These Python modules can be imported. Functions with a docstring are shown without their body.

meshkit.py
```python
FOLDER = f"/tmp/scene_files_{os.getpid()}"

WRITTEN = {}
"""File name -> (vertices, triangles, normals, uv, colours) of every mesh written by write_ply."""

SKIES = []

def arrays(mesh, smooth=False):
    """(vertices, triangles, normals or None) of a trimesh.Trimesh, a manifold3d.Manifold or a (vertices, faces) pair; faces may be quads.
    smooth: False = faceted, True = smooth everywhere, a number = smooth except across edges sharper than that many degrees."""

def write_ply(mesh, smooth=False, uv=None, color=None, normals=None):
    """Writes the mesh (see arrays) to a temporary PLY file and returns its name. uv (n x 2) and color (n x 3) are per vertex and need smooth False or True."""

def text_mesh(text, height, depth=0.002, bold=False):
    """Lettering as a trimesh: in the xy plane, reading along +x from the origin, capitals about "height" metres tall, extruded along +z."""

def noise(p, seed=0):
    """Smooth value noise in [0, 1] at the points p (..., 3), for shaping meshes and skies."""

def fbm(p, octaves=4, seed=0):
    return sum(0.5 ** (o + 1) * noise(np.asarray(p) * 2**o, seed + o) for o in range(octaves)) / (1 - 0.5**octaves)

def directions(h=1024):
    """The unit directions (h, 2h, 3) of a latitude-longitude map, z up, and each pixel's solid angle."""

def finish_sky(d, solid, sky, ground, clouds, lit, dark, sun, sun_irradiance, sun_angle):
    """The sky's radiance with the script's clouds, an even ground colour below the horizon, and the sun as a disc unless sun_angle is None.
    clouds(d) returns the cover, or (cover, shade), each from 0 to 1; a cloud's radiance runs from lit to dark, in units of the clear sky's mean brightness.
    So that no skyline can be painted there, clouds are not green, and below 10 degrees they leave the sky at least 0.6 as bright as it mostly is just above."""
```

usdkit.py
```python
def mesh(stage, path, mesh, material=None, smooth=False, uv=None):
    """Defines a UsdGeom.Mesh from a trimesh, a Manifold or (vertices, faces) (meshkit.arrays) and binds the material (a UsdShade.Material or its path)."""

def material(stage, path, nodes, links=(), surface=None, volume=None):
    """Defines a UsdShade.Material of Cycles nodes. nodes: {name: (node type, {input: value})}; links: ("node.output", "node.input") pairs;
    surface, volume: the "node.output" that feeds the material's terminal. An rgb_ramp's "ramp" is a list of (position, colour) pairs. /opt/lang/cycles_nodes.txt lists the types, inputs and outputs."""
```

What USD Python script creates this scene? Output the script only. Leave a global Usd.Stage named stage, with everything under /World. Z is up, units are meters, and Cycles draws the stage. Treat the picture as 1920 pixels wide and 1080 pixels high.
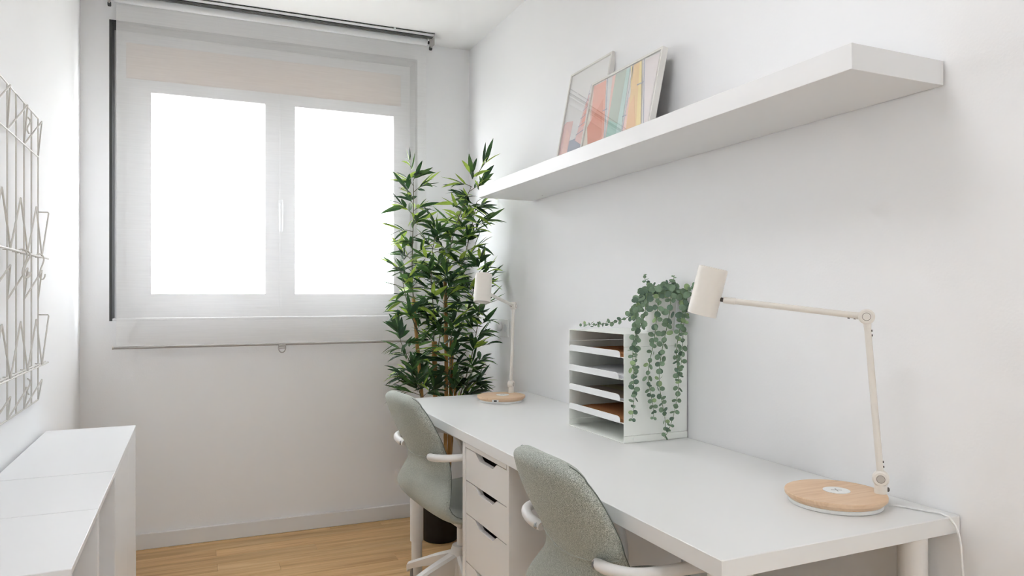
import math, random
import numpy as np, trimesh, usdkit, meshkit
from scipy.interpolate import CubicSpline, PchipInterpolator
from shapely.geometry import Polygon
from pxr import Usd, UsdGeom, UsdLux, UsdShade, Gf, Sdf

stage = Usd.Stage.CreateInMemory()
UsdGeom.SetStageUpAxis(stage, 'Z')
UsdGeom.SetStageMetersPerUnit(stage, 1.0)
UsdGeom.Xform.Define(stage, '/World')
stage.SetDefaultPrim(stage.GetPrimAtPath('/World'))
UsdGeom.Scope.Define(stage, '/World/Looks')

# ---------------------------------------------------------------- camera, sky, sun, exposure
EXPOSURE = 2.1
SKY = 4.7
UNSEEN_CEILING_LAMP = 2.8
cam = UsdGeom.Camera.Define(stage, '/World/camera')
cam.AddTranslateOp().Set((0, 0, 1.1819))
cam.AddRotateZOp().Set(-24.046)
cam.AddRotateXOp().Set(90)
cam.CreateHorizontalApertureAttr(36.0)
cam.CreateVerticalApertureAttr(20.25)
cam.CreateFocalLengthAttr(1336.56 / 1920 * 36)
cam.CreateVerticalApertureOffsetAttr(15.76 / 1920 * 36)
cam.CreateClippingRangeAttr((0.02, 1000))
cam.CreateFStopAttr(0)
cam.CreateExposureAttr(EXPOSURE)

dome = UsdLux.DomeLight.Define(stage, '/World/sky')
dome.CreateIntensityAttr(1.0)
sky_mat = usdkit.material(stage, '/World/Looks/sky', {
    'tc': ('texture_coordinate', {}),
    'n': ('noise_texture', {'scale': 2.5, 'detail': 6}),
    'r': ('rgb_ramp', {'ramp': [(0.25, (0.86, 0.93, 1.0)), (0.6, (0.96, 0.98, 1.0))]}),
    'b': ('background_shader', {'strength': SKY})},
    [('tc.generated', 'n.vector'), ('n.fac', 'r.fac'), ('r.color', 'b.color')], surface='b.background')
UsdShade.MaterialBindingAPI.Apply(dome.GetPrim()).Bind(sky_mat)

# ---------------------------------------------------------------- helpers
_names = {}


def numbered(parent, name):
    k = (parent, name)
    n = _names.get(k, 0)
    _names[k] = n + 1
    return f'{parent}/{name}' if n == 0 else f'{parent}/{name}_{n:03d}'


def tag(prim, label=None, cat=None, group=None, kind=None):
    for k, v in (('label', label), ('category', cat), ('group', group), ('kind', kind)):
        if v:
            prim.SetCustomDataByKey(k, v)


class Thing:
    def __init__(self, name, label, cat, loc=(0, 0, 0), group=None, kind=None):
        self.path = numbered('/World', name)
        self.loc = np.array(loc, float)
        self.x = UsdGeom.Xform.Define(stage, self.path)
        self.x.AddTranslateOp().Set(tuple(map(float, loc)))
        tag(self.x.GetPrim(), label, cat, group, kind)

    def part(self, name, mesh, mat, smooth=False, parent=None, label=None, kind=None):
        p = numbered(parent or self.path, name)
        v, f, n = meshkit.arrays(mesh, smooth)
        m = UsdGeom.Mesh.Define(stage, p)
        from pxr import Vt
        m.CreatePointsAttr(Vt.Vec3fArray.FromNumpy((v - self.loc).astype(np.float32)))
        m.CreateFaceVertexCountsAttr(Vt.IntArray.FromNumpy(np.full(len(f), 3, np.int32)))
        m.CreateFaceVertexIndicesAttr(Vt.IntArray.FromNumpy(f.astype(np.int32).ravel()))
        m.CreateSubdivisionSchemeAttr('none')
        if n is not None:
            m.CreateNormalsAttr(Vt.Vec3fArray.FromNumpy(n.astype(np.float32)))
            m.SetNormalsInterpolation('vertex')
        UsdShade.MaterialBindingAPI.Apply(m.GetPrim()).Bind(M[mat])
        tag(m.GetPrim(), label=label, kind=kind)
        return p


def single(name, mesh, mat, label, cat, smooth=False, group=None, kind=None):
    p = numbered('/World', name)
    m = usdkit.mesh(stage, p, mesh, M[mat], smooth=smooth)
    tag(m.GetPrim(), label, cat, group, kind)
    return p


def copy_of(src, loc, label):
    base = src.path.split('/')[-1]
    p = numbered('/World', base)
    x = UsdGeom.Xform.Define(stage, p)
    x.AddTranslateOp().Set(tuple(map(float, loc)))
    x.GetPrim().GetReferences().AddInternalReference(src.path)
    x.GetPrim().SetInstanceable(True)
    for k, v in src.x.GetPrim().GetCustomData().items():
        x.GetPrim().SetCustomDataByKey(k, v)
    x.GetPrim().SetCustomDataByKey('label', label)
    return p


def box(x0, x1, y0, y1, z0, z1, b=0.0):
    """A box with chamfered edges."""
    if b <= 0:
        m = trimesh.creation.box([x1 - x0, y1 - y0, z1 - z0])
        m.apply_translation([(x0 + x1) / 2, (y0 + y1) / 2, (z0 + z1) / 2])
        return m
    b = min(b, (x1 - x0) / 2.01, (y1 - y0) / 2.01, (z1 - z0) / 2.01)
    p = []
    for sx in (0, 1):
        for sy in (0, 1):
            for sz in (0, 1):
                c = [x1 if sx else x0, y1 if sy else y0, z1 if sz else z0]
                d = [-1 if sx else 1, -1 if sy else 1, -1 if sz else 1]
                for k in range(3):
                    q = [c[i] + d[i] * b for i in range(3)]
                    q[k] = c[k]
                    p.append(q)
    return trimesh.convex.convex_hull(np.array(p))


def join(*ms):
    return trimesh.util.concatenate([m for m in ms])


def tube(pts, r, sides=10, cap=True):
    p = np.asarray(pts, float)
    n = len(p)
    r = np.broadcast_to(r, (n,)).astype(float)
    t = np.gradient(p, axis=0)
    t /= np.linalg.norm(t, axis=1, keepdims=True) + 1e-12
    ref = np.array([0, 0, 1.0]) if abs(t[0][2]) < 0.9 else np.array([1.0, 0, 0])
    a = np.cross(t[0], ref)
    a /= np.linalg.norm(a)
    A = []
    for i in range(n):
        a = a - t[i] * (a @ t[i])
        a /= np.linalg.norm(a) + 1e-12
        A.append(a)
    A = np.array(A)
    B = np.cross(t, A)
    ang = np.arange(sides) * 2 * np.pi / sides
    v = p[:, None] + r[:, None, None] * (np.cos(ang)[None, :, None] * A[:, None] + np.sin(ang)[None, :, None] * B[:, None])
    v = v.reshape(-1, 3)
    f = []
    for i in range(n - 1):
        for j in range(sides):
            k = (j + 1) % sides
            a0, a1, b0, b1 = i * sides + j, i * sides + k, (i + 1) * sides + j, (i + 1) * sides + k
            f += [[a0, a1, b1], [a0, b1, b0]]
    if cap:
        v = np.vstack([v, p[0], p[-1]])
        c0, c1 = n * sides, n * sides + 1
        for j in range(sides):
            k = (j + 1) % sides
            f += [[c0, k, j], [c1, (n - 1) * sides + j, (n - 1) * sides + k]]
    return trimesh.Trimesh(v, np.array(f), process=False)


def spline(pts, n=24):
    pts = np.asarray(pts, float)
    s = np.r_[0, np.cumsum(np.linalg.norm(np.diff(pts, axis=0), axis=1))]
    return CubicSpline(s, pts)(np.linspace(0, s[-1], n))


def rod(a, b, r, sides=14):
    return tube([a, b], r, sides)


def disc(c, axis, r, h, sides=40, b=0.0):
    """A round plate of thickness h centred on c, its edges chamfered by b."""
    axis = np.array(axis, float) / np.linalg.norm(axis)
    prof = [(0, -h / 2), (r - b, -h / 2), (r, -h / 2 + b), (r, h / 2 - b), (r - b, h / 2), (0, h / 2)] if b > 0 else [(0, -h / 2), (r, -h / 2), (r, h / 2), (0, h / 2)]
    m = trimesh.creation.revolve(np.array(prof), sections=sides)
    m.apply_transform(trimesh.geometry.align_vectors([0, 0, 1], axis))
    m.apply_translation(c)
    return m


def lathe(prof, c=(0, 0, 0), sides=40):
    m = trimesh.creation.revolve(np.array(prof, float), sections=sides)
    m.apply_translation(c)
    return m


def extrude(poly, h, to):
    """Extrudes a shapely polygon by h and maps (a, b, c) to world by to()."""
    m = trimesh.creation.extrude_polygon(poly, h)
    v = np.array([to(*p) for p in np.array(m.vertices)])
    m = trimesh.Trimesh(v, m.faces, process=False)
    trimesh.repair.fix_normals(m)
    return m


def rect_frame(x0, x1, z0, z1, w, y0, y1):
    o = Polygon([(x0, z0), (x1, z0), (x1, z1), (x0, z1)], [[(x0 + w, z0 + w), (x1 - w, z0 + w), (x1 - w, z1 - w), (x0 + w, z1 - w)]])
    return extrude(o, y1 - y0, lambda a, b, c: (a, y0 + c, b))


# ---------------------------------------------------------------- materials
M = {}


def srgb(*c):
    c = np.array(c, float) / 255
    return tuple(np.where(c <= 0.04045, c / 12.92, ((c + 0.055) / 1.055) ** 2.4))


def plain(name, col, rough=0.5, spec=0.5, metal=0.0, noise=0.0, nscale=60.0, bump=0.0, bscale=300.0, stretch=(1, 1, 1), sheen=0.0, coat=0.0):
    nodes = {'p': ('principled_bsdf', {'base_color': col, 'roughness': rough, 'specular_ior_level': spec, 'metallic': metal, 'sheen_weight': sheen, 'coat_weight': coat})}
    links = []
    if noise or bump:
        nodes['g'] = ('texture_coordinate', {})
        nodes['mp'] = ('mapping', {'scale': stretch})
        links += [('g.object', 'mp.vector')]
    if noise:
        nodes['n'] = ('noise_texture', {'scale': nscale, 'detail': 4.0})
        c = np.array(col)
        nodes['r'] = ('rgb_ramp', {'ramp': [(0.3, tuple(c * (1 - noise))), (0.7, tuple(np.minimum(c * (1 + noise), 0.95)))]})
        links += [('mp.vector', 'n.vector'), ('n.fac', 'r.fac'), ('r.color', 'p.base_color')]
    if bump:
        nodes['bn'] = ('noise_texture', {'scale': bscale, 'detail': 3.0})
        nodes['b'] = ('bump', {'strength': 0.4, 'distance': bump})
        links += [('mp.vector', 'bn.vector'), ('bn.fac', 'b.height'), ('b.normal', 'p.normal')]
    M[name] = usdkit.material(stage, f'/World/Looks/{name}', nodes, links, surface='p.BSDF')


plain('wall_paint', (0.88, 0.88, 0.885), 0.75, 0.25, bump=0.0006, bscale=180)
plain('ceiling_paint', (0.87, 0.865, 0.86), 0.85, 0.15, bump=0.0004, bscale=120)
plain('skirting', (0.80, 0.79, 0.78), 0.45, 0.4)
plain('white_laminate', (0.80, 0.80, 0.79), 0.38, 0.4, bump=0.00008, bscale=500)
plain('white_lacquer', (0.80, 0.80, 0.80), 0.32, 0.45)
plain('cabinet_white', (0.78, 0.78, 0.785), 0.35, 0.45)
plain('drawer_white', (0.80, 0.785, 0.765), 0.4, 0.4)
plain('dark_gap', (0.03, 0.03, 0.03), 0.8)
plain('cream_plastic', (0.78, 0.74, 0.68), 0.42, 0.4)
plain('cream_metal', (0.76, 0.72, 0.66), 0.38, 0.5)
plain('warm_grey', (0.30, 0.26, 0.23), 0.6)
plain('lamp_cap', (0.50, 0.46, 0.41), 0.5)
plain('white_plastic', (0.82, 0.82, 0.81), 0.35, 0.5)
plain('light_plastic', (0.74, 0.75, 0.76), 0.3, 0.5)
plain('tray_metal', (0.88, 0.90, 0.855), 0.42, 0.5)
plain('tray_lip', (0.82, 0.83, 0.83), 0.4, 0.5)
plain('wire_metal', (0.60, 0.58, 0.54), 0.35, 0.5)
plain('chrome', (0.55, 0.57, 0.60), 0.18, 0.5, metal=1.0)
plain('dark_screw', (0.10, 0.09, 0.08), 0.4, 0.5, metal=0.5)
plain('aluminium', (0.62, 0.61, 0.58), 0.35, 0.5, metal=0.3)
plain('dark_aluminium', (0.045, 0.047, 0.045), 0.5, 0.4)
plain('shutter_warm_light', (0.84, 0.60, 0.45), 0.6, 0.3)  # peach tint stands in for warm light bouncing in the window recess
plain('window_white', (0.80, 0.80, 0.80), 0.35, 0.4)
plain('bar_grey', (0.42, 0.40, 0.38), 0.4, 0.5)
plain('pot_black', (0.012, 0.011, 0.011), 0.55, 0.4, noise=0.3, nscale=30)
plain('soil', (0.05, 0.035, 0.022), 0.95, 0.1, noise=0.6, nscale=80, bump=0.01, bscale=120)
plain('pot_white', (0.78, 0.78, 0.75), 0.5, 0.4)
plain('kraft', srgb(176, 122, 78), 0.8, 0.2, noise=0.08, nscale=200)
plain('paper_white', (0.80, 0.80, 0.83), 0.8, 0.2)
plain('magazine', srgb(120, 105, 92), 0.4, 0.4)
plain('magazine_strip', srgb(150, 140, 90), 0.4, 0.4)
plain('caster_grey', (0.30, 0.30, 0.30), 0.5)
plain('outdoor_ground', (0.50, 0.49, 0.46), 0.9, 0.1, noise=0.15, nscale=2)
plain('facade', (0.60, 0.58, 0.55), 0.9, 0.1, bump=0.002, bscale=80)
plain('frame_white', (0.76, 0.74, 0.70), 0.4, 0.4)
plain('backing_board', (0.14, 0.11, 0.09), 0.8)
for nm, c in dict(print_paper=(232, 230, 228), print_coral=(236, 158, 132), print_coral_deep=(226, 134, 96), print_pink=(240, 196, 184), print_green=(172, 186, 172), print_teal=(150, 196, 182), print_aqua=(186, 214, 208), print_amber=(238, 198, 128), print_orange=(236, 184, 122), print_yellow=(244, 218, 138), print_cream=(240, 230, 214), print_line=(150, 152, 176), print_slate=(142, 152, 172), print_rose=(232, 190, 184), print_blush=(232, 222, 222)).items():
    plain(nm, tuple(1 - (1 - np.array(srgb(*c))) * .80), 0.55, 0.3)

# wood floor: grain along x, tone varies from plank to plank
M['oak_floor'] = usdkit.material(stage, '/World/Looks/oak_floor', {
    'oi': ('object_info', {}), 'g': ('geometry', {}),
    'off': ('combine_xyz', {}), 'rx': ('math', {'math_type': 'multiply', 'value2': 37.0}),
    'add': ('vector_math', {'math_type': 'add'}),
    'm1': ('mapping', {'scale': (1.6, 26, 1)}), 'm2': ('mapping', {'scale': (5, 170, 1)}),
    'n1': ('noise_texture', {'scale': 1.0, 'detail': 5, 'distortion': 0.6}), 'n2': ('noise_texture', {'scale': 1.0, 'detail': 3}),
    'r1': ('rgb_ramp', {'ramp': [(0.25, srgb(198, 152, 102)), (0.5, srgb(226, 186, 132)), (0.75, srgb(242, 208, 158))]}),
    'r2': ('rgb_ramp', {'ramp': [(0.3, (0.78, 0.76, 0.74)), (0.6, (1, 1, 1))]}),
    'tone': ('rgb_ramp', {'ramp': [(0.0, (0.86, 0.84, 0.81)), (1.0, (1.06, 1.04, 1.02))]}),
    'x1': ('mix_color', {'blend_type': 'multiply', 'fac': 0.55}), 'x2': ('mix_color', {'blend_type': 'multiply', 'fac': 1.0}),
    'b': ('bump', {'strength': 0.15, 'distance': 0.0006}),
    'p': ('principled_bsdf', {'roughness': 0.42, 'specular_ior_level': 0.4})},
    [('oi.random', 'rx.value1'), ('rx.value', 'off.x'), ('rx.value', 'off.y'), ('g.position', 'add.vector1'), ('off.vector', 'add.vector2'),
     ('add.vector', 'm1.vector'), ('add.vector', 'm2.vector'), ('m1.vector', 'n1.vector'), ('m2.vector', 'n2.vector'),
     ('n1.fac', 'r1.fac'), ('n2.fac', 'r2.fac'), ('oi.random', 'tone.fac'), ('r1.color', 'x1.a'), ('r2.color', 'x1.b'), ('x1.result', 'x2.a'), ('tone.color', 'x2.b'),
     ('n2.fac', 'b.height'), ('b.normal', 'p.normal'), ('x2.result', 'p.base_color')], surface='p.BSDF')


def wood(name, dark, mid, light, scale=(3, 45, 20), rough=0.5):
    M[name] = usdkit.material(stage, f'/World/Looks/{name}', {
        'g': ('texture_coordinate', {}), 'mp': ('mapping', {'scale': scale, 'rotation': (0, 0, 0.9)}),
        'n': ('noise_texture', {'scale': 1.6, 'detail': 5, 'distortion': 0.8}),
        'r': ('rgb_ramp', {'ramp': [(0.25, dark), (0.5, mid), (0.75, light)]}),
        'p': ('principled_bsdf', {'roughness': rough, 'specular_ior_level': 0.35})},
        [('g.object', 'mp.vector'), ('mp.vector', 'n.vector'), ('n.fac', 'r.fac'), ('r.color', 'p.base_color')], surface='p.BSDF')


wood('beech', srgb(208, 172, 138), srgb(222, 190, 158), srgb(230, 202, 172))
wood('cane', srgb(128, 92, 48), srgb(168, 126, 72), srgb(192, 152, 96), scale=(30, 30, 4))

# woven chair fabric: grey-green melange
M['chair_fabric'] = usdkit.material(stage, '/World/Looks/chair_fabric', {
    'g': ('texture_coordinate', {}),
    'n1': ('noise_texture', {'scale': 800.0, 'detail': 2.0}), 'n2': ('noise_texture', {'scale': 230.0, 'detail': 4.0}),
    'v': ('voronoi_texture', {'scale': 900.0}),
    'r1': ('rgb_ramp', {'ramp': [(0.34, srgb(108, 113, 106)), (0.5, srgb(166, 171, 164)), (0.66, srgb(220, 224, 217))]}),
    'r2': ('rgb_ramp', {'ramp': [(0.32, (0.82, 0.82, 0.80)), (0.68, (1.10, 1.10, 1.09))]}),
    'x': ('mix_color', {'blend_type': 'multiply', 'fac': 1.0}),
    'b': ('bump', {'strength': 0.5, 'distance': 0.0008}),
    'p': ('principled_bsdf', {'roughness': 0.95, 'specular_ior_level': 0.1, 'sheen_weight': 0.35, 'sheen_roughness': 0.4, 'sheen_tint': (0.95, 1.0, 0.96)})},
    [('g.object', 'n1.vector'), ('g.object', 'n2.vector'), ('g.object', 'v.vector'), ('n1.fac', 'r1.fac'), ('n2.fac', 'r2.fac'), ('r1.color', 'x.a'), ('r2.color', 'x.b'),
     ('x.result', 'p.base_color'), ('v.distance', 'b.height'), ('b.normal', 'p.normal')], surface='p.BSDF')
plain('chair_piping', srgb(112, 117, 112), 0.9, 0.1)
plain('chair_stitch', srgb(186, 192, 186), 0.9, 0.1)

# roller blind screen cloth: part see-through, part translucent
M['blind_cloth'] = usdkit.material(stage, '/World/Looks/blind_cloth', {
    'g': ('texture_coordinate', {}), 'mp': ('mapping', {'scale': (6, 1, 160)}),
    'n': ('noise_texture', {'scale': 1.0, 'detail': 4.0}),
    'r': ('rgb_ramp', {'ramp': [(0.3, (0.83, 0.825, 0.82)), (0.7, (0.89, 0.887, 0.88))]}),
    'd': ('diffuse_bsdf', {}), 'bk': ('geometry', {}), 'dx': ('mix_color', {'b': (0.12, 0.12, 0.125)}), 't': ('translucent_bsdf', {'color': (0.78, 0.775, 0.76)}), 's': ('transparent_bsdf', {'color': (1, 1, 1)}),
    'm1': ('mix_closure', {'fac': 0.008}), 'm2': ('mix_closure', {'fac': 0.36})},
    [('g.object', 'mp.vector'), ('mp.vector', 'n.vector'), ('n.fac', 'r.fac'), ('bk.backfacing', 'dx.fac'), ('r.color', 'dx.a'), ('dx.result', 'd.color'), ('d.BSDF', 'm1.closure1'), ('t.BSDF', 'm1.closure2'),
     ('m1.closure', 'm2.closure1'), ('s.BSDF', 'm2.closure2')], surface='m2.closure')

M['unseen_door_glass'] = usdkit.material(stage, '/World/Looks/unseen_door_glass', {
    'd': ('diffuse_bsdf', {'color': (0.7, 0.7, 0.7)}), 't': ('translucent_bsdf', {'color': (0.9, 0.89, 0.87)}), 'm': ('mix_closure', {'fac': 0.042})},
    [('d.BSDF', 'm.closure1'), ('t.BSDF', 'm.closure2')], surface='m.closure')  # glass of the unseen door, set to pass daylight into the near room

M['pane_glass'] = usdkit.material(stage, '/World/Looks/pane_glass', {
    'f': ('layer_weight', {'blend': 0.5}), 'pw': ('math', {'math_type': 'power', 'value2': 5.0}), 'ma': ('math', {'math_type': 'multiply_add', 'value2': 0.96, 'value3': 0.04}),
    't': ('transparent_bsdf', {'color': (1, 1, 1)}), 'gl': ('glossy_bsdf', {'color': (1, 1, 1), 'roughness': 0.0}), 'm': ('mix_closure', {})},
    [('f.facing', 'pw.value1'), ('pw.value', 'ma.value1'), ('ma.value', 'm.fac'), ('t.BSDF', 'm.closure1'), ('gl.BSDF', 'm.closure2')], surface='m.closure')


def leaf_mat(name, col, rough=0.45, trans=0.3):
    c = np.array(col)
    M[name] = usdkit.material(stage, f'/World/Looks/{name}', {
        'g': ('texture_coordinate', {}), 'n': ('noise_texture', {'scale': 40.0, 'detail': 3.0}),
        'r': ('rgb_ramp', {'ramp': [(0.3, tuple(c * 0.8)), (0.7, tuple(np.minimum(c * 1.2, 0.9)))]}),
        'p': ('principled_bsdf', {'roughness': rough, 'specular_ior_level': 0.4}), 't': ('translucent_bsdf', {}), 'm': ('mix_closure', {'fac': trans})},
        [('g.object', 'n.vector'), ('n.fac', 'r.fac'), ('r.color', 'p.base_color'), ('r.color', 't.color'), ('p.BSDF', 'm.closure1'), ('t.BSDF', 'm.closure2')], surface='m.closure')


leaf_mat('bamboo_dark', srgb(54, 84, 48))
leaf_mat('bamboo_mid', srgb(78, 112, 60))
leaf_mat('bamboo_deep', srgb(42, 68, 44))
leaf_mat('bamboo_lime', srgb(164, 190, 82))
leaf_mat('eucalyptus_mid', srgb(126, 150, 124), 0.6, 0.2)
leaf_mat('eucalyptus_dark', srgb(100, 124, 106), 0.6, 0.2)
leaf_mat('eucalyptus_light', srgb(158, 182, 134), 0.6, 0.25)
leaf_mat('stem_green', srgb(100, 124, 84), 0.6, 0.05)
leaf_mat('twig_brown', srgb(104, 100, 82), 0.7, 0.0)

# ---------------------------------------------------------------- room shell
XW, YW, XL, PH = 1.3959, 3.7097, -0.4661, -0.0239     # right wall, window wall at the right corner, left wall, window wall's slant
ZC, YB = 2.546, -1.15


def sl(m):
    """Moves geometry built square to the room onto the slightly slanted window wall."""
    v = np.array(m.vertices)
    v[:, 1] += (v[:, 0] - XW) * PH
    return trimesh.Trimesh(v, m.faces, process=False)


fl = Thing('floor', 'light oak plank floor with narrow boards running parallel to the window wall', 'floor', kind='structure')
fl.part('subfloor', box(XL - .1, XW + .1, YB - .1, YW + .25, -.12, -.011), 'dark_gap')
rng = random.Random(4)
row, y = 0, YB
while y < YW + 0.05:
    x = XL - rng.uniform(0.1, 0.9)
    while x < XW:
        L = rng.choice([0.9, 1.05, 1.2])
        a, b = max(x, XL), min(x + L, XW)
        if b - a > 0.02:
            fl.part('plank', box(a + .0003, b - .0003, y + .0003, y + .0927, -.011, rng.uniform(-.0002, 0), .0006), 'oak_floor')
        x += L
    y += 0.093
single('ceiling', box(XL - .2, XW + .2, YB - .2, YW + .4, ZC, ZC + .15), 'ceiling_paint', 'flat white painted ceiling above the window and desk', 'ceiling', kind='structure')
wl = Thing('wall_left', 'smooth white left wall behind the wire rack', 'wall', kind='structure')
wl.part('plaster', join(box(XL - .2, XL, YB - .2, 3.535, 0, ZC), box(XL - .2, XL - .006, 3.535, YW + .046, 0, ZC)), 'wall_paint')
single('wall_right', box(XW, XW + .2, YB - .2, YW + .0, 0, ZC), 'wall_paint', 'smooth white right wall behind the desk and shelf', 'wall', kind='structure')
single('wall_back', join(box(XL - .2, -.30, YB - .2, YB, 0, ZC), box(1.20, XW + .2, YB - .2, YB, 0, ZC), box(-.30, 1.20, YB - .2, YB, 2.17, ZC)), 'wall_paint', 'white wall at the near end of the room', 'wall', kind='structure')
d1 = Thing('door_1', 'unseen white framed frosted glass door behind the camera, lighting the near end of the room', 'door', (.45, YB, 0), kind='structure')  # door out of view behind the camera, lights the near half of the room
for x0, x1 in ((-.298, .449), (.451, 1.198)):
    lf = d1.part('door_leaf', rect_frame(x0, x1, .002, 2.168, .07, YB - .055, YB - .005), 'window_white')
    d1.part('glass_pane', trimesh.Trimesh([(x0 + .065, YB - .03, .067), (x1 - .065, YB - .03, .067), (x1 - .065, YB - .03, 2.103), (x0 + .065, YB - .03, 2.103)], [(0, 1, 2), (0, 2, 3)], process=False), 'unseen_door_glass', parent=lf)
OX0, OX1, OZ0, OZ1 = -0.356, 1.100, 1.068, 2.458
wf = Thing('wall_front', 'white window wall with the blind hanging over its opening', 'wall', kind='structure')
wf.part('plaster', sl(join(box(XL - .2, OX0, YW, YW + .3, 0, ZC), box(OX1, XW + .2, YW, YW + .3, 0, ZC), box(OX0, OX1, YW, YW + .3, 0, OZ0), box(OX0, OX1, YW, YW + .3, OZ1, ZC))), 'wall_paint')
single('baseboard_front', sl(box(XL - .005, XW, YW - .014, YW, 0, .0745, .003)), 'skirting', 'low white skirting board along the window wall', 'skirting board', kind='structure')
single('baseboard_left', box(XL, XL + .007, YB, YW + .02, 0, .0745, .002), 'skirting', 'low white skirting board along the left wall', 'skirting board', kind='structure')
single('baseboard_right', box(XW - .006, XW, YB, YW - .015, 0, .0745, .002), 'skirting', 'low white skirting board along the right wall under the desk', 'skirting board', kind='structure')
single('outdoor_ground', box(-60, 60, YW + 1, YW + 120, -6.3, -6.0), 'outdoor_ground', 'pale ground outside far below the window', 'ground', kind='structure')

M['unseen_lamp_glow'] = usdkit.material(stage, '/World/Looks/unseen_lamp_glow', {'e': ('emission', {'color': (0.97, 0.98, 1.0), 'strength': UNSEEN_CEILING_LAMP})}, [], surface='e.emission')  # ceiling lamp out of view, placed to light the desk and walls
cl = Thing('ceiling_light', 'unseen round ceiling light out of view, placed to light the desk and walls', 'lamp', (.36, 1.25, ZC))
cl.part('housing', lathe([(0, 0), (.30, 0), (.30, -.045), (.285, -.05), (.285, -.02), (0, -.02)], (.36, 1.25, ZC), 56), 'white_plastic', 30)
cl.part('diffuser', disc((.36, 1.25, ZC - .046), (0, 0, 1), .282, .012, 56, .004), 'unseen_lamp_glow', 30)

# window: dark lined reveal, white double casement
wn = Thing('window_1', 'white double casement window in a dark lined reveal behind the blind', 'window', (OX0, YW, OZ0), kind='structure')
for m in (box(OX0, OX0 + .012, YW + .001, YW + .105, OZ0, OZ1), box(OX1 - .012, OX1, YW + .001, YW + .105, OZ0, OZ1), box(OX0 + .012, OX1 - .012, YW + .001, YW + .105, OZ1 - .012, OZ1)):
    wn.part('reveal_lining', sl(m), 'dark_aluminium')
wn.part('sill', sl(box(OX0 + .012, OX1 - .012, YW + .001, YW + .105, OZ0, OZ0 + .012, .002)), 'window_white')
wn.part('window_frame', sl(rect_frame(OX0, OX1, OZ0, OZ1, .06, YW + .105, YW + .175)), 'window_white')
wn.part('shutter_box', sl(box(OX0 + .06, OX1 - .06, YW + .112, YW + .17, 2.225, OZ1 - .06, .004)), 'shutter_warm_light')
for sx0, sx1, gx0, gx1 in ((OX0 + .06, .403, -.189, .332), (.407, OX1 - .06, .478, .996)):
    o = Polygon([(sx0, OZ0 + .06), (sx1, OZ0 + .06), (sx1, 2.222), (sx0, 2.222)], [[(gx0, 1.195), (gx1, 1.195), (gx1, 2.164), (gx0, 2.164)]])
    s = wn.part('sash', sl(extrude(o, .06, lambda a, b, c: (a, YW + .098 + c, b))), 'window_white')
    wn.part('glass_pane', sl(box(gx0 - .01, gx1 + .01, YW + .125, YW + .131, 1.185, 2.174)), 'pane_glass', parent=s)
wn.part('window_handle', sl(join(box(.39, .42, YW + .082, YW + .098, 1.60, 1.68, .004), box(.395, .415, YW + .05, YW + .066, 1.51, 1.66, .006), box(.398, .412, YW + .06, YW + .085, 1.635, 1.655))), 'light_plastic')
wn.part('mullion_strip', sl(box(.3985, .4115, YW + .090, YW + .104, OZ0 + .06, 2.222, .002)), 'window_white')

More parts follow.
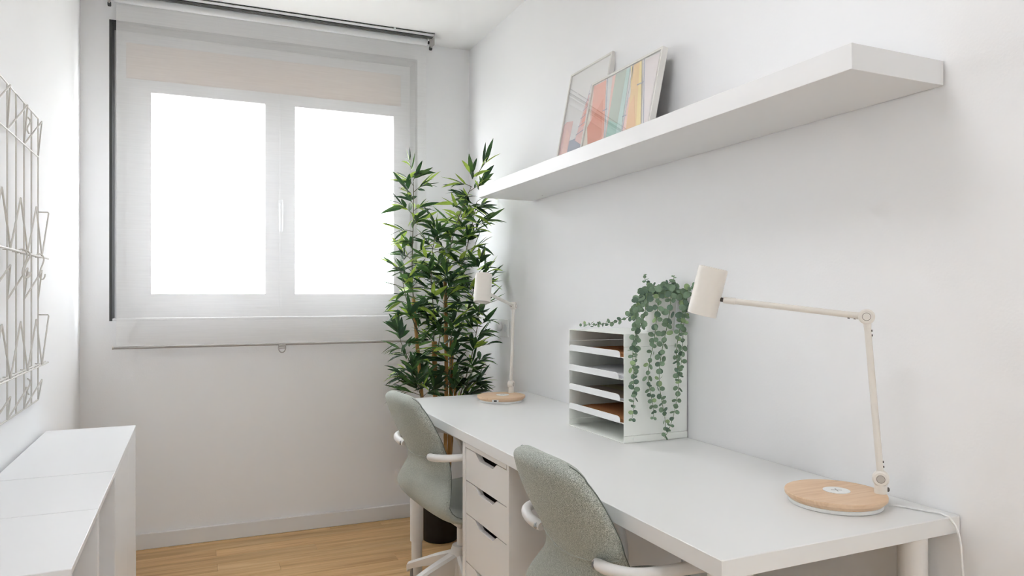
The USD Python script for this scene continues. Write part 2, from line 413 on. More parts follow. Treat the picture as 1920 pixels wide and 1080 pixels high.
# roller blind
FB = YW - .068
bl = Thing('roller_blind', 'pale grey translucent roller blind drawn down over the window', 'blind', (0.4, YW - .1, .94))
bl.part('blind_cloth', sl(trimesh.Trimesh([(-.322, FB, .948), (1.128, FB, .948), (1.128, FB, 2.530), (-.322, FB, 2.530)], [(0, 1, 2), (0, 2, 3)], process=False)), 'blind_cloth')
bl.part('roller_tube', sl(rod((-.330, FB - .016, 2.527), (1.126, FB - .016, 2.527), .0175, 28)), 'light_plastic', 30)
bl.part('bottom_bar', sl(tube([(-.333, FB, .948), (1.133, FB, .948)], .0065, 16)), 'bar_grey', 30)
for x in (-.335, 1.135):
    bl.part('end_cap', sl(disc((x, FB, .948), (1, 0, 0), .0075, .006, 16)), 'lamp_cap', 30)
h = spline([(.383, FB - .002, .943), (.381, FB - .003, .920), (.390, FB - .003, .908), (.402, FB - .003, .908), (.411, FB - .003, .920), (.409, FB - .002, .943)], 20)
hp = bl.part('pull_handle', sl(join(tube(h, .0028, 8), box(.379, .413, FB - .0095, FB + .005, .936, .946, .002), rod((.383, FB - .003, .928), (.409, FB - .003, .928), .0024, 8))), 'bar_grey', 30)
bl.part('ceiling_rail', sl(box(-.345, 1.140, YW - .175, YW - .118, 2.538, ZC - .0005, .001)), 'light_plastic')
bl.part('rail_lip', sl(box(-.345, 1.140, YW - .178, YW - .1745, 2.5410, ZC - .0005)), 'dark_aluminium', label='thin dark front edge of the blind rail')
bl.part('rail_groove', sl(box(-.345, 1.140, YW - .150, YW - .128, 2.533, 2.5378)), 'dark_aluminium', label='dark groove strip under the blind rail')
for x in (-.346, 1.142):
    p = bl.part('end_bracket', sl(box(x - .003, x + .003, YW - .160, YW - .085, 2.492, ZC - .001, .001)), 'bar_grey')
    bl.part('bracket_pin', sl(join(disc((x, YW - .100, 2.492), (1, 0, 0), .010, .014, 18, .002), disc((x, FB - .016, 2.527), (1, 0, 0), .008, .018, 16))), 'dark_aluminium', 30, parent=p)
bl.part('rail_clip', sl(disc((.93, YW - .176, 2.540), (0, 1, 0), .0055, .008, 14)), 'light_plastic', 30)

# ---------------------------------------------------------------- desk with four round legs
ZD = .7454
desk = Thing('desk', 'long white desk along the right wall with round telescopic legs', 'desk', (1.096, 1.95, 0))
desk.part('desktop', box(.7959, XW - .002, .9332, 2.9661, .7117, ZD, .0012), 'white_laminate')
for lx, ly in ((.857, 2.905), (1.345, 2.905), (.857, 1.0), (1.345, 1.0)):
    lg = desk.part('leg', join(rod((lx, ly, .155), (lx, ly, .7115), .028, 28), rod((lx, ly, .012), (lx, ly, .155), .0225, 28)), 'drawer_white', 30)
    desk.part('leg_foot', disc((lx, ly, .0062), (0, 0, 1), .024, .012, 24, .002), 'dark_gap', 30, parent=lg)
    desk.part('mounting_plate', disc((lx, ly, .707), (0, 0, 1), .045, .008, 24, .002), 'drawer_white', 30, parent=lg)

# drawer unit
DX, DY0, DY1, DZ = .801, 1.817, 2.192, .7108
dr = Thing('drawer_unit', 'tall white drawer unit with cut-out handles under the desk', 'drawer unit', (1.09, 2.0, 0))
dr.part('side_panel', box(DX, 1.39, DY0, DY0 + .017, .004, DZ, .0012), 'drawer_white')
dr.part('side_panel', box(DX, 1.39, DY1 - .024, DY1, .004, DZ, .0012), 'drawer_white')
dr.part('top_panel', box(DX, 1.39, DY0 + .0172, DY1 - .0242, .695, DZ, .0012), 'drawer_white')
dr.part('base_panel', box(DX + .02, 1.39, DY0 + .0172, DY1 - .0242, .004, .024), 'drawer_white')
dr.part('back_panel', box(1.382, 1.39, DY0 + .0172, DY1 - .0242, .0242, .6948), 'drawer_white')
zz = [.6935, .588, .4815, .326, .172, .026]
for i in range(5):
    t, b = zz[i] - .0015, zz[i + 1] + .0015
    n0, n1 = DY1 - .105, DY0 + .093
    poly = Polygon([(DY0 + .0185, b), (DY1 - .0255, b), (DY1 - .0255, t), (n0, t), (n0 - .008, t - .003), (n0 - .038, t - .0185), (n0 - .045, t - .02), (n1 + .037, t - .02), (n1 + .030, t - .0185), (n1 + .006, t - .003), (n1, t), (DY0 + .0185, t)])
    d = dr.part('drawer', extrude(poly, .016, lambda a, bb, c: (DX + .003 + c, a, bb)), 'drawer_white')
    dr.part('drawer_box', join(box(DX + .0195, 1.36, DY0 + .03, DY0 + .038, b + .01, t - .03), box(DX + .0195, 1.36, DY1 - .044, DY1 - .036, b + .01, t - .03), box(1.352, 1.36, DY0 + .038, DY1 - .044, b + .01, t - .03), box(DX + .0195, 1.352, DY0 + .038, DY1 - .044, b + .005, b + .01)), 'warm_grey', parent=d)

# ---------------------------------------------------------------- wall shelf and pictures
sh = Thing('wall_shelf', 'long thick white floating shelf on the right wall', 'shelf', (1.26, 1.93, 1.611))
sh.part('shelf_board', box(1.1333, XW - .0025, .9669, 2.8935, 1.6112, 1.6612, .0008), 'white_lacquer')
sh.part('wall_bracket', box(XW - .0026, XW, .975, 2.885, 1.6130, 1.6595), 'dark_gap')  # bracket strip coloured near-black to give the shadow gap at the wall
sh.part('lock_screw', disc((1.355, 2.72, 1.6110), (0, 0, 1), .003, .001, 12), 'bar_grey')


def picture(name, label, x_foot, y_left, w, h, lean, shapes, z0=1.6612):
    cp, sp = math.cos(lean), math.sin(lean)

    def to(a, b, c):      # a to the right seen from the room, b up the picture, c out of its face
        return (x_foot + b * sp - c * cp, y_left - a, z0 + .0005 + b * cp + c * sp)
    T = Thing(name, label, 'picture', to(w / 2, 0, 0))
    fw, th = .008, .02
    o = Polygon([(0, 0), (w, 0), (w, h), (0, h)], [[(fw, fw), (w - fw, fw), (w - fw, h - fw), (fw, h - fw)]])
    T.part('picture_frame', extrude(o, th, lambda a, b, c: to(a, b, c - th)), 'frame_white')
    inner = Polygon([(fw, fw), (w - fw, fw), (w - fw, h - fw), (fw, h - fw)])
    T.part('backing_board', extrude(inner, .003, lambda a, b, c: to(a, b, c - th + .001)), 'backing_board')
    pr = T.part('print', extrude(inner, .002, lambda a, b, c: to(a, b, c - .008)), 'print_paper')
    W, H = w - 2 * fw, h - 2 * fw
    clip = Polygon([(fw, fw), (w - fw, fw), (w - fw, h - fw), (fw, h - fw)])
    for k, (mat, pts) in enumerate(shapes):
        g = Polygon([(fw + u * W, fw + v * H) for u, v in pts]).buffer(0).intersection(clip)
        if not g.is_empty:
            T.part('colour_field', extrude(g, .0002, lambda a, b, c: to(a, b, c - .006 + .00022 * k)), mat, parent=pr)
    gl = extrude(inner, .0012, lambda a, b, c: to(a, b, c - .0020))
    T.part('front_glass', gl, 'pane_glass')
    return T


picture('leaning_picture', 'portrait framed print of a pink tower leaning furthest along the shelf', 1.304, 2.522, .312, .418, .195, [
    ('print_rose', [(0, 0), (.22, 0), (.25, .50), (.06, .52), (0, .50)]), ('print_pink', [(.05, 0), (.20, 0), (.22, .35), (.10, .46)]),
    ('print_slate', [(.22, 0), (.62, 0), (.60, .30), (.24, .30)]),
    ('print_rose', [(.40, .28), (.52, .62), (.58, .72), (.66, .30), (.62, .20)]), ('print_coral', [(.50, .40), (.56, .62), (.60, .40)])]
    + [('print_line', [(.40 + .03 * i, .33 + .075 * i), (.66 - .012 * i, .36 + .075 * i), (.66 - .012 * i, .367 + .075 * i), (.40 + .03 * i, .337 + .075 * i)]) for i in range(5)]
    + [('print_line', [(.555, .66), (.563, .66), (.60, .80), (.597, .80)]), ('print_line', [(.64, .66), (.632, .66), (.60, .80), (.603, .80)]), ('print_line', [(.57, .70), (.63, .70), (.63, .707), (.57, .707)])])
picture('leaning_picture', 'landscape framed abstract print of coral green and amber bands, front of the two', 1.276, 2.279, .436, .311, .207, [
    ('print_cream', [(0, 0), (.14, 0), (.02, .9), (0, .9)]), ('print_pink', [(.10, 0), (.18, 0), (.03, .95), (.0, .95)]),
    ('print_coral', [(.15, 0), (.385, 0), (.205, .99), (.005, .99)]), ('print_coral_deep', [(.14, 0), (.30, .26), (.215, .75), (.02, .45)]), ('print_pink', [(.30, 0), (.385, 0), (.33, .3)]),
    ('print_pink', [(.39, .0), (.40, .0), (.36, .99), (.31, .99)]), ('print_green', [(.38, 0), (.60, 0), (.52, .99), (.36, .99)]), ('print_teal', [(.385, 0), (.60, 0), (.58, .30), (.385, .42)]),
    ('print_aqua', [(.54, 0), (.62, 0), (.575, .99), (.525, .99)]), ('print_yellow', [(.66, .62), (.67, .62), (.61, .99), (.585, .99)]),
    ('print_pink', [(.63, 0), (.72, 0), (.66, .60), (.64, .60)]), ('print_amber', [(.70, 0), (.92, 0), (.735, .99), (.63, .99)]), ('print_orange', [(.70, 0), (.86, .0), (.72, .60), (.68, .50)]),
    ('print_yellow', [(.86, 0), (.93, 0), (.74, .99), (.71, .99)]), ('print_blush', [(.79, .97), (.985, .97), (.985, .2), (.96, .02)]),
    ('print_line', [(.405, 0), (.412, 0), (.243, .99), (.236, .99)]), ('print_line', [(.64, 0), (.646, 0), (.620, .99), (.614, .99)]),
    ('print_line', [(.965, 0), (.973, 0), (.783, .99), (.772, .99)]), ('print_line', [(.735, .70), (.83, .70), (.83, .712), (.735, .712)]), ('print_line', [(.26, .57), (.33, .57), (.33, .58), (.26, .58)]), ('print_line', [(.60, .38), (.66, .38), (.66, .39), (.60, .39)])])

# ---------------------------------------------------------------- low cabinets under the rack
CZ, CX0, CX1 = .729, -.455, -.186


def cabinet(name, label, y0, y1, doors, group=None):
    T = Thing(name, label, 'cabinet', ((CX0 + CX1) / 2, (y0 + y1) / 2, 0), group)
    y0, y1, t = y0 + .0015, y1 - .0015, .013
    T.part('top_panel', box(CX0, CX1, y0, y1, CZ - t, CZ, .0012), 'cabinet_white')
    T.part('side_panel', box(CX0, CX1, y0, y0 + t, 0.001, CZ - t - .0003, .001), 'cabinet_white')
    T.part('side_panel', box(CX0, CX1, y1 - t, y1, 0.001, CZ - t - .0003, .001), 'cabinet_white')
    T.part('base_panel', box(CX0, CX1 - .002, y0 + t, y1 - t, .03, .03 + t), 'cabinet_white')
    T.part('back_panel', box(CX0 + .004, CX0 + .010, y0 + t, y1 - t, .03 + t, CZ - t), 'cabinet_white')
    if doors:
        ym = (y0 + y1) / 2
        for a, b in ((y0 + t + .001, ym - .001), (ym + .001, y1 - t - .001)):
            T.part('door', box(CX1 - .017, CX1 - .001, a, b, .045, CZ - t - .002, .0012), 'cabinet_white')
    else:
        T.part('shelf_panel', box(CX0 + .011, CX1 - .012, y0 + t, y1 - t, .365, .365 + t, .001), 'cabinet_white')
    return T


cabinet('low_cabinet', 'wide closed white cabinet nearest the window', 2.109, 2.831, True)
cabinet('low_cabinet', 'narrow open-fronted white cabinet in the middle of the three', 1.749, 2.109, False)
cabinet('low_cabinet', 'narrow open-fronted white cabinet nearest the camera', 1.379, 1.749, False)

# ---------------------------------------------------------------- wire rack with hooks
RB, RO, RY1, RP = XL + .010, XL + .0375, 2.705, .207
rk = Thing('wire_rack', 'white zigzag wire magazine rack hanging on the left wall', 'wire rack', (RB, 2.3, .851))
NV = 4
YE = RY1 - NV * RP
r = .0023
for k in range(2 * NV + 1):
    yv = RY1 - k * RP / 2
    rk.part('upright_wire', rod((RB, yv, .851), (RB, yv, 1.752), r, 8), 'wire_metal', 30)


def rim(x, z):
    rk.part('rim_wire', rod((x, YE, z), (x, RY1, z), r * 1.1, 8), 'wire_metal', 30)


def zig(xt, zt, xb, zb, shift_top, k0=0):
    pts = []
    for k in range(k0, 2 * NV + 1):
        yv = RY1 - k * RP / 2
        top = (k % 2 == 1) if shift_top else (k % 2 == 0)
        pts.append((xt, yv, zt) if top else (xb, yv, zb))
    rk.part('zigzag_wire', join(*[rod(pts[i], pts[i + 1], r, 8) for i in range(len(pts) - 1)]), 'wire_metal', 30)


rim(RB, 1.752); rim(RB, 1.629); zig(RO, 1.722, RB, 1.629, True)
zig(RO + .003, 1.447, RO, 1.305, False, 1); rim(RO, 1.303); rim(RO - .008, 1.306)
zig(RO, 1.262, RB, 1.173, True)
zig(RO + .003, 1.114, RO, .971, False, 1); rim(RO, .970); rim(RO - .008, .973)
zig(RO, .925, RB, .851, True); rim(RB, .851)
for zt, zb in ((1.452, 1.305), (1.123, .971)):
    rk.part('end_loop', tube([(RB, RY1, zt), (RO, RY1 - .006, zt), (RO + .003, RY1 - .011, zt - .004), (RO + .0015, RY1 - RP * .27, (zt + zb) / 2), (RO, RY1 - RP / 2, zb)], r, 8), 'wire_metal', 30)
    for k in range(2 * NV):
        yv = RY1 - .05 - k * RP / 2
        rk.part('floor_wire', rod((RB, yv, zb), (RO, yv, zb - .002), r * .8, 6), 'wire_metal', 30)
for zc in (1.690, .905):
    rk.part('wall_hook', join(disc((XL + .004, 2.545, zc), (1, 0, 0), .006, .008, 14), tube(spline([(RB, 2.545, zc + .03), (RB + .006, 2.552, zc + .02), (RB + .002, 2.538, zc), (RB + .003, 2.550, zc - .018)], 14), r, 8)), 'wire_metal', 30)
for (hy, tilt, lab) in ((2.335, .010, 'grey wire S hook on the rack, furthest from the window of three'), (2.375, -.012, 'grey wire S hook on the rack, middle one of three'), (2.575, .006, 'grey wire S hook on the rack, closest to the window')):
    T = Thing('s_hook', lab, 'hook', (RO, hy, 1.235))
    a = [(RO - .010, hy - .012, 1.300), (RO - .008, hy - .006, 1.308), (RO - .001, hy + .004, 1.3115), (RO + .006, hy + .012, 1.304), (RO + .004, hy + .006 + tilt, 1.28), (RO, hy - .012 + tilt, 1.255), (RO, hy - .014 + tilt, 1.242), (RO + .004, hy - .002 + tilt, 1.234), (RO + .008, hy + .012 + tilt, 1.240), (RO + .009, hy + .018 + tilt, 1.250)]
    T.part('hook_wire', tube(spline(a, 40), .0022, 8), 'wire_metal', 30)

# ---------------------------------------------------------------- letter tray tower and its papers
BX0, BX1, BY0, BY1, BZ1 = 1.162, 1.391, 1.791, 2.130, 1.071
tr = Thing('letter_tray', 'pale metal letter tray tower with four pull-out trays on the desk', 'letter tray', (1.276, 1.96, ZD))
t = .0022
tr.part('top_panel', box(BX0, BX1, BY0, BY1, BZ1 - t, BZ1, .0006), 'tray_metal')
tr.part('base_panel', box(BX0, BX1, BY0, BY1, ZD + .0005, ZD + .0005 + t, .0004), 'tray_metal')
for yy in (BY0, BY1 - t):
    s = tr.part('side_panel', box(BX0, BX1, yy, yy + t, ZD + .022, 1.031, .0004), 'tray_metal')
    tr.part('folded_edge', box(BX0, BX1 + .001, yy - .0008, yy + t + .0004, 1.0318, BZ1 - t, .0004), 'tray_metal', parent=s)
    tr.part('folded_edge', box(BX0, BX1 + .001, yy - .0008, yy + t + .0004, ZD + .003, ZD + .0212, .0004), 'tray_metal', parent=s)
    tr.part('rivet', join(disc((BX0 + .035, yy + (.004 if yy > 2 else -.0012), 1.050), (0, 1, 0), .004, .003, 12), disc((BX0 + .035, yy - (.002 if yy > 2 else .0012), ZD + .012), (0, 1, 0), .004, .003, 12)), 'tray_metal', 30, parent=s)
tr.part('back_panel', box(BX1 - t, BX1, BY0 + t, BY1 - t, ZD + .004, BZ1 - t - .0005), 'tray_metal')
for zt in (1.0005, .9355, .8705, .8050):
    for yy in (BY0 + t, BY1 - t - .008):
        tr.part('runner', box(BX0 + .002, BX1 - .004, yy, yy + .008, zt - .003, zt - .0015), 'tray_metal')
    T = tr.part('tray', join(box(BX0 - (.005 if zt == .9355 else 0), BX1 - .006, BY0 + .004, BY1 - .004, zt - .0013, zt, .0003), box(BX1 - .0075, BX1 - .006, BY0 + .004, BY1 - .004, zt, zt + .012)), 'tray_metal')
    lp = Polygon([(BY0 + .020, zt - .0015), (BY1 - .005, zt - .0015), (BY1 - .005, zt + .010), (BY1 - .008, zt + .0165), (BY1 - .014, zt + .019), (BY0 + .036, zt + .019), (BY0 + .026, zt + .0165), (BY0 + .021, zt + .009)])
    tr.part('tray_lip', extrude(lp, .0018, lambda a, b, c: (BX0 - (.0065 if zt == .9355 else .0015) + c, a, b)), 'tray_lip', parent=T, label='white front lip of the tray')
for zt, mat, nm, lab, cat, hh in ((1.0008, 'kraft', 'paper_folder', 'brown kraft folder in the top tray', 'folder', .010), (.8053, 'kraft', 'paper_folder', 'brown kraft folder in the lowest tray', 'folder', .010), (.8708, 'magazine', 'magazine', 'dark patterned magazine lying in the third tray down', 'magazine', .008)):
    T = Thing(nm, lab, cat, (1.28, 1.95, zt))
    T.part('cover', box(BX0 + .006, BX0 + .214, BY0 + .008, BY0 + .312, zt + hh - .001, zt + hh, .0003), mat)
    T.part('cover', box(BX0 + .006, BX0 + .214, BY0 + .008, BY0 + .312, zt, zt + .001, .0003), mat)
    T.part('pages', box(BX0 + .008, BX0 + .212, BY0 + .010, BY0 + .310, zt + .001, zt + hh - .001), 'paper_white' if nm == 'magazine' else mat)
    if nm == 'magazine':
        T.part('cover_stripe', box(BX0 + .10, BX0 + .16, BY0 + .01, BY0 + .31, zt + hh, zt + hh + .0002), 'magazine_strip')
T = Thing('paper_stack', 'stack of white sheets in the second tray down', 'paper', (1.28, 1.95, .9358))
for k in range(5):
    T.part('paper_sheet', box(BX0 + .005 + .001 * (k % 2), BX0 + .214 + .001 * (k % 3), BY0 + .007 + .0012 * (k % 3), BY0 + .305 + .001 * k, .9358 + .0022 * k, .9358 + .0022 * k + .002), 'paper_white')

# ---------------------------------------------------------------- trailing eucalyptus in a white pot on the tower
rg = np.random.default_rng(11)
PX, PY, PZ = 1.335, 1.852, BZ1 + .0008


def round_leaf(c, n, up, rr, cup=.25):
    n = n / (np.linalg.norm(n) + 1e-9)
    a = up - n * (up @ n)
    a = a / (np.linalg.norm(a) + 1e-9)
    b = np.cross(n, a)
    K = 10
    v = [c + n * 0]
    for k in range(K):
        th = 2 * np.pi * k / K
        ra = rr * (1.0 + .12 * math.cos(th))
        v.append(c + a * ra * math.cos(th) * 1.05 + b * ra * math.sin(th) * .92 + n * rr * cup * (1 + .2 * math.cos(th)))
    f = [[0, 1 + k, 1 + (k + 1) % K] for k in range(K)]
    return np.array(v), np.array(f)


eu = Thing('trailing_plant', 'trailing eucalyptus plant in a white pot on the letter tray', 'plant', (PX, PY, PZ))
pot = eu.part('pot', lathe([(0, 0), (.040, 0), (.043, .003), (.051, .112), (.0515, .115), (.0485, .115), (.0465, .105), (.0, .104)], (PX, PY, PZ), 48), 'pot_white', 30)
eu.part('soil', disc((PX, PY, PZ + .1045), (0, 0, 1), .0465, .004, 30), 'soil', parent=pot)
rimz = PZ + .118
P0 = np.array([PX, PY, PZ + .105])
# strands as world polylines: over the rim, down the side of the tower
strands = [
    ([(-.02, -.015, 0), (-.075, -.045, .025)], [(1.222, 1.772, 1.13), (1.178, 1.760, 1.05), (1.172, 1.757, .96), (1.176, 1.760, .87), (1.170, 1.762, .818)], .0165),
    ([(-.012, -.02, 0), (-.045, -.062, .025)], [(1.262, 1.768, 1.12), (1.240, 1.757, 1.03), (1.222, 1.755, .95), (1.237, 1.758, .88), (1.246, 1.762, .815)], .0155),
    ([(-.002, -.02, 0), (-.02, -.075, .022)], [(1.298, 1.760, 1.11), (1.265, 1.752, 1.00), (1.262, 1.754, .92), (1.278, 1.755, .84), (1.288, 1.757, .775)], .016),
    ([(.01, -.02, 0), (.012, -.080, .022)], [(1.345, 1.760, 1.10), (1.322, 1.752, 1.01), (1.330, 1.752, .93), (1.325, 1.755, .87), (1.305, 1.756, .80), (1.276, 1.757, .752)], .016),
    ([(-.022, 0, 0), (-.082, -.030, .015)], [(1.200, 1.785, 1.14), (1.186, 1.765, 1.09), (1.180, 1.760, 1.02), (1.184, 1.758, .955)], .0155),
    ([(.014, -.012, 0), (.038, -.065, .02)], [(1.365, 1.768, 1.12), (1.350, 1.757, 1.06), (1.342, 1.754, .99), (1.332, 1.756, .93)], .0155),
    ([(-.02, .0, 0), (-.06, -.02, .03)], [(1.245, 1.80, 1.175), (1.215, 1.80, 1.145), (1.20, 1.79, 1.10)], .017),
    # short ones: along the top to the left, and up
    ([(-.02, .01, 0), (-.06, .02, .012)], [(1.245, 1.875, 1.128), (1.212, 1.91, 1.104), (1.185, 1.955, 1.094), (1.168, 2.00, 1.090), (1.158, 2.035, 1.092)], .0125),
    ([(-.008, 0, 0), (-.022, .006, .04)], [(1.302, 1.865, 1.222), (1.295, 1.875, 1.250)], .012),
    ([(.004, 0, 0), (.010, -.008, .04)], [(1.350, 1.832, 1.222), (1.362, 1.815, 1.250)], .013),
    ([(.004, -.01, 0), (.006, -.025, .03)], [(1.345, 1.815, 1.200), (1.348, 1.80, 1.228)], .018),
    ([(.012, -.01, 0), (.03, -.04, .022)], [(1.368, 1.79, 1.19), (1.372, 1.750, 1.205), (1.374, 1.705, 1.212), (1.374, 1.672, 1.208)], .0165),
    ([(-.004, -.012, 0), (-.02, -.03, .03)], [(1.305, 1.815, 1.195), (1.298, 1.805, 1.213)], .017)]
leaves = []
for si, (off, pts, lr) in enumerate(strands):
    poly = [P0 + np.array(o) for o in off] + [np.array(p, float) for p in pts]
    if si < 6:
        poly.insert(1, P0 + np.array([off[1][0] * .6, off[1][1] * .6, .022]))
    c = spline(poly, 60)
    c[:, 0] = np.minimum(c[:, 0], 1.384)
    eu.part('stem', tube(c[::2], np.linspace(.0014, .0007, 30), 5, cap=False), 'stem_green')
    L = np.r_[0, np.cumsum(np.linalg.norm(np.diff(c, axis=0), axis=1))]
    step = .0185 if si < 7 else .0145
    s, k, az = .03, 0, rg.uniform(0, 6.28)
    while s < L[-1]:
        p = np.array([np.interp(s, L, c[:, i]) for i in range(3)])
        q = np.array([np.interp(min(s + .004, L[-1]), L, c[:, i]) for i in range(3)]) - np.array([np.interp(s - .004, L, c[:, i]) for i in range(3)])
        q /= np.linalg.norm(q) + 1e-9
        az += 1.35 + rg.uniform(-.4, .4)
        a = np.cross(q, [0.3, 0.9, 0.2]); a /= np.linalg.norm(a); b = np.cross(q, a)
        size = lr * (1 - .38 * (s / L[-1]) ** 2) * rg.uniform(.46, .74)
        for side in (0, np.pi):
            d = a * math.cos(az + side) + b * math.sin(az + side)
            dd = d + q * rg.uniform(-.1, .5) + np.array([0, 0, rg.uniform(-.25, .15)])
            dd /= np.linalg.norm(dd)
            nrm = q * .55 - dd * .30 + np.array([rg.uniform(-.9, .1), rg.uniform(-1.2, .1), rg.uniform(-.2, .9)])
            cc = p + dd * size * 1.05
            if cc[0] < 1.388 and not (cc[1] > 1.782 and cc[2] < BZ1 + .006) and cc[2] > ZD + .006:
                leaves.append(((*round_leaf(cc, nrm, dd, size, rg.uniform(.1, .35)),), rg.choice(['eucalyptus_mid', 'eucalyptus_dark', 'eucalyptus_light'], p=[.52, .34, .14])))
        s += step * rg.uniform(.85, 1.2)
        k += 1
order = rg.permutation(len(leaves))
for i in order[:300]:
    eu.part('leaf', leaves[i][0], str(leaves[i][1]), True)
rest = [leaves[i] for i in order[300:]]
if rest:
    eu.part('small_leaves', join(*[trimesh.Trimesh(*l[0], process=False) for l in rest]), 'eucalyptus_mid', True, kind='stuff')

# ---------------------------------------------------------------- desk lamps


def lamp(label, base, joint, elbow, tip, head_axis, head_r, head_len, cable=None, usb=False):
    """base: centre of the foot on the desk; joint, elbow, tip: the arm; head_axis: down the shade."""
    bx, by = base
    joint, elbow, tip, ha = (np.array(v, float) for v in (joint, elbow, tip, head_axis))
    ha /= np.linalg.norm(ha)
    T = Thing('desk_lamp', label, 'lamp', (bx, by, ZD))
    T.part('foot_ring', disc((bx, by, ZD + .0043), (0, 0, 1), .0925, .008, 72, .001), 'white_plastic', 30, label='white rim under the wooden lamp base')
    T.part('wooden_base', lathe([(0, 0), (.092, 0), (.100, .008), (.1005, .014), (.0995, .016), (0, .016)], (bx, by, ZD + .0085), 80), 'beech', 30)
    zt = ZD + .0245
    d = np.array([joint[0] - bx, joint[1] - by]); d /= np.linalg.norm(d)
    px, py = bx + d[0] * .010, by + d[1] * .0 + .004
    pad = T.part('charging_pad', disc((px, py, zt + .0004), (0, 0, 1), .027, .001, 48), 'white_plastic', 30, label='round white charging pad')
    e1 = np.array([d[0], d[1], 0]); e2 = np.array([-d[1], d[0], 0])
    for a, b in ((e1, e2), (e2, e1)):
        c = np.array([px, py, zt + .0011])
        v = [c + a * sx * .011 + b * sy * .0013 + np.array([0, 0, sz * .0002]) for sx in (-1, 1) for sy in (-1, 1) for sz in (-1, 1)]
        T.part('plus_mark', trimesh.convex.convex_hull(np.array(v)), 'bar_grey', parent=pad)
    ax = np.cross(elbow - joint, tip - elbow); ax /= np.linalg.norm(ax)          # the hinges' axis
    if ax @ np.array([bx, by, 0]) > 0:
        ax = -ax
    T.part('post', rod((joint[0], joint[1], zt), (joint[0], joint[1], joint[2] - .012), .0125, 28), 'cream_plastic', 30)
    T.part('post_ring', disc((joint[0], joint[1], zt + .013), (0, 0, 1), .0115, .0015, 28), 'warm_grey', 30)
    for nm, c in (('base_hinge', joint), ('elbow_hinge', elbow)):
        p = T.part(nm, disc(c, ax, .0162, .024, 40, .003), 'cream_plastic', 30)
        T.part('hinge_ring', disc(c, ax, .0085, .0246, 32), 'warm_grey', 30, parent=p)
        T.part('hinge_cap', disc(c, ax, .0075, .0254, 32, .0005), 'lamp_cap' if nm == 'base_hinge' else 'cream_plastic', 30, parent=p)
    u = (elbow - joint) / np.linalg.norm(elbow - joint)
    w = (tip - elbow) / np.linalg.norm(tip - elbow)
    la = T.part('lower_arm', tube([joint + u * .014, elbow - u * .030, elbow - u * .012], [.0068, .0068, .0082], 20), 'cream_metal', 30)
    ua = T.part('upper_arm', tube([elbow + w * .012, elbow + w * .028, tip - w * .030, tip - w * .0299], [.0078, .0068, .0068, .0078], 20), 'cream_metal', 30)
    T.part('arm_sleeve', tube([tip - w * .030, tip - w * .004], [.0078, .0074], 20), 'cream_plastic', 30)
    T.part('collar_ring', rod(elbow + w * .0105, elbow + w * .0125, .0082, 20), 'warm_grey', 30, parent=ua)
    side = np.cross(u, ax); side = side if side @ w < 0 else -side
    for s0 in (.030, .040, ):
        T.part('screw', disc(elbow - u * s0 + side * .0072, side, .0022, .003, 10), 'dark_screw', 30, parent=la)
        T.part('screw', disc(joint + u * (s0 - .006) + side * .0072, side, .0022, .003, 10), 'dark_screw', 30, parent=la)
    under = np.cross(w, ax); under = under if under[2] < 0 else -under
    for s0 in (.022, .034):
        T.part('screw', disc(elbow + w * s0 + under * .0070, under, .0022, .003, 10), 'dark_screw', 30, parent=ua)
    T.part('clamp_knob', disc(np.array([joint[0], joint[1], zt + .008]) + e1 * .0135, e1, .0045, .006, 18, .001), 'dark_screw', 30)
    # shade: hollow cylinder, its side on the arm's tip
    perp = w - ha * (w @ ha); perp /= np.linalg.norm(perp)
    hc = tip + perp * (head_r + .003)
    T.part('shade_pivot', rod(tip - w * .005, tip + perp * .004, .0050, 16), 'dark_screw', 30)
    prof = [(0, head_len), (head_r - .004, head_len), (head_r - .001, head_len - .001), (head_r, head_len - .004), (head_r, .001), (head_r - .001, 0), (head_r - .002, .001), (head_r - .002, head_len - .006), (0, head_len - .006)]
    m = trimesh.creation.revolve(np.array(prof), sections=56)
    m.apply_translation((0, 0, -head_len * .40))
    Rm = trimesh.geometry.align_vectors([0, 0, -1], ha)
    m.apply_transform(Rm); m.apply_translation(hc)
    hp = T.part('lamp_shade', m, 'cream_plastic', 30)
    m = disc((0, 0, -head_len * .40 + .012), (0, 0, 1), head_r - .0025, .003, 40)
    m.apply_transform(Rm); m.apply_translation(hc)
    T.part('lamp_lens', m, 'white_plastic', 30, parent=hp)
    if usb:
        f = np.array([bx, by]) / np.linalg.norm([bx, by])
        side2 = np.array([-f[1], f[0]])
        a0 = np.array([bx, by]) - f * .0975 + side2 * .024
        pt = T.part('port_plate', trimesh.convex.convex_hull(np.array([[*(a0 + side2 * s1 * .013 - f * s2 * .004 * .6), ZD + z] for s1 in (-1, 1) for s2 in (-1, 1) for z in (.009, .0185)])), 'white_plastic', label='white socket plate in the base')
        T.part('port', trimesh.convex.convex_hull(np.array([[*(a0 + side2 * s1 * .006 - f * (.0018 + s2 * .001)), ZD + z] for s1 in (-1, 1) for s2 in (-1, 1) for z in (.0115, .0165)])), 'dark_gap', parent=pt)
    if cable is not None:
        T.part('power_cable', tube(spline(cable, 60), .0023, 10), 'white_plastic', 30)
    return T


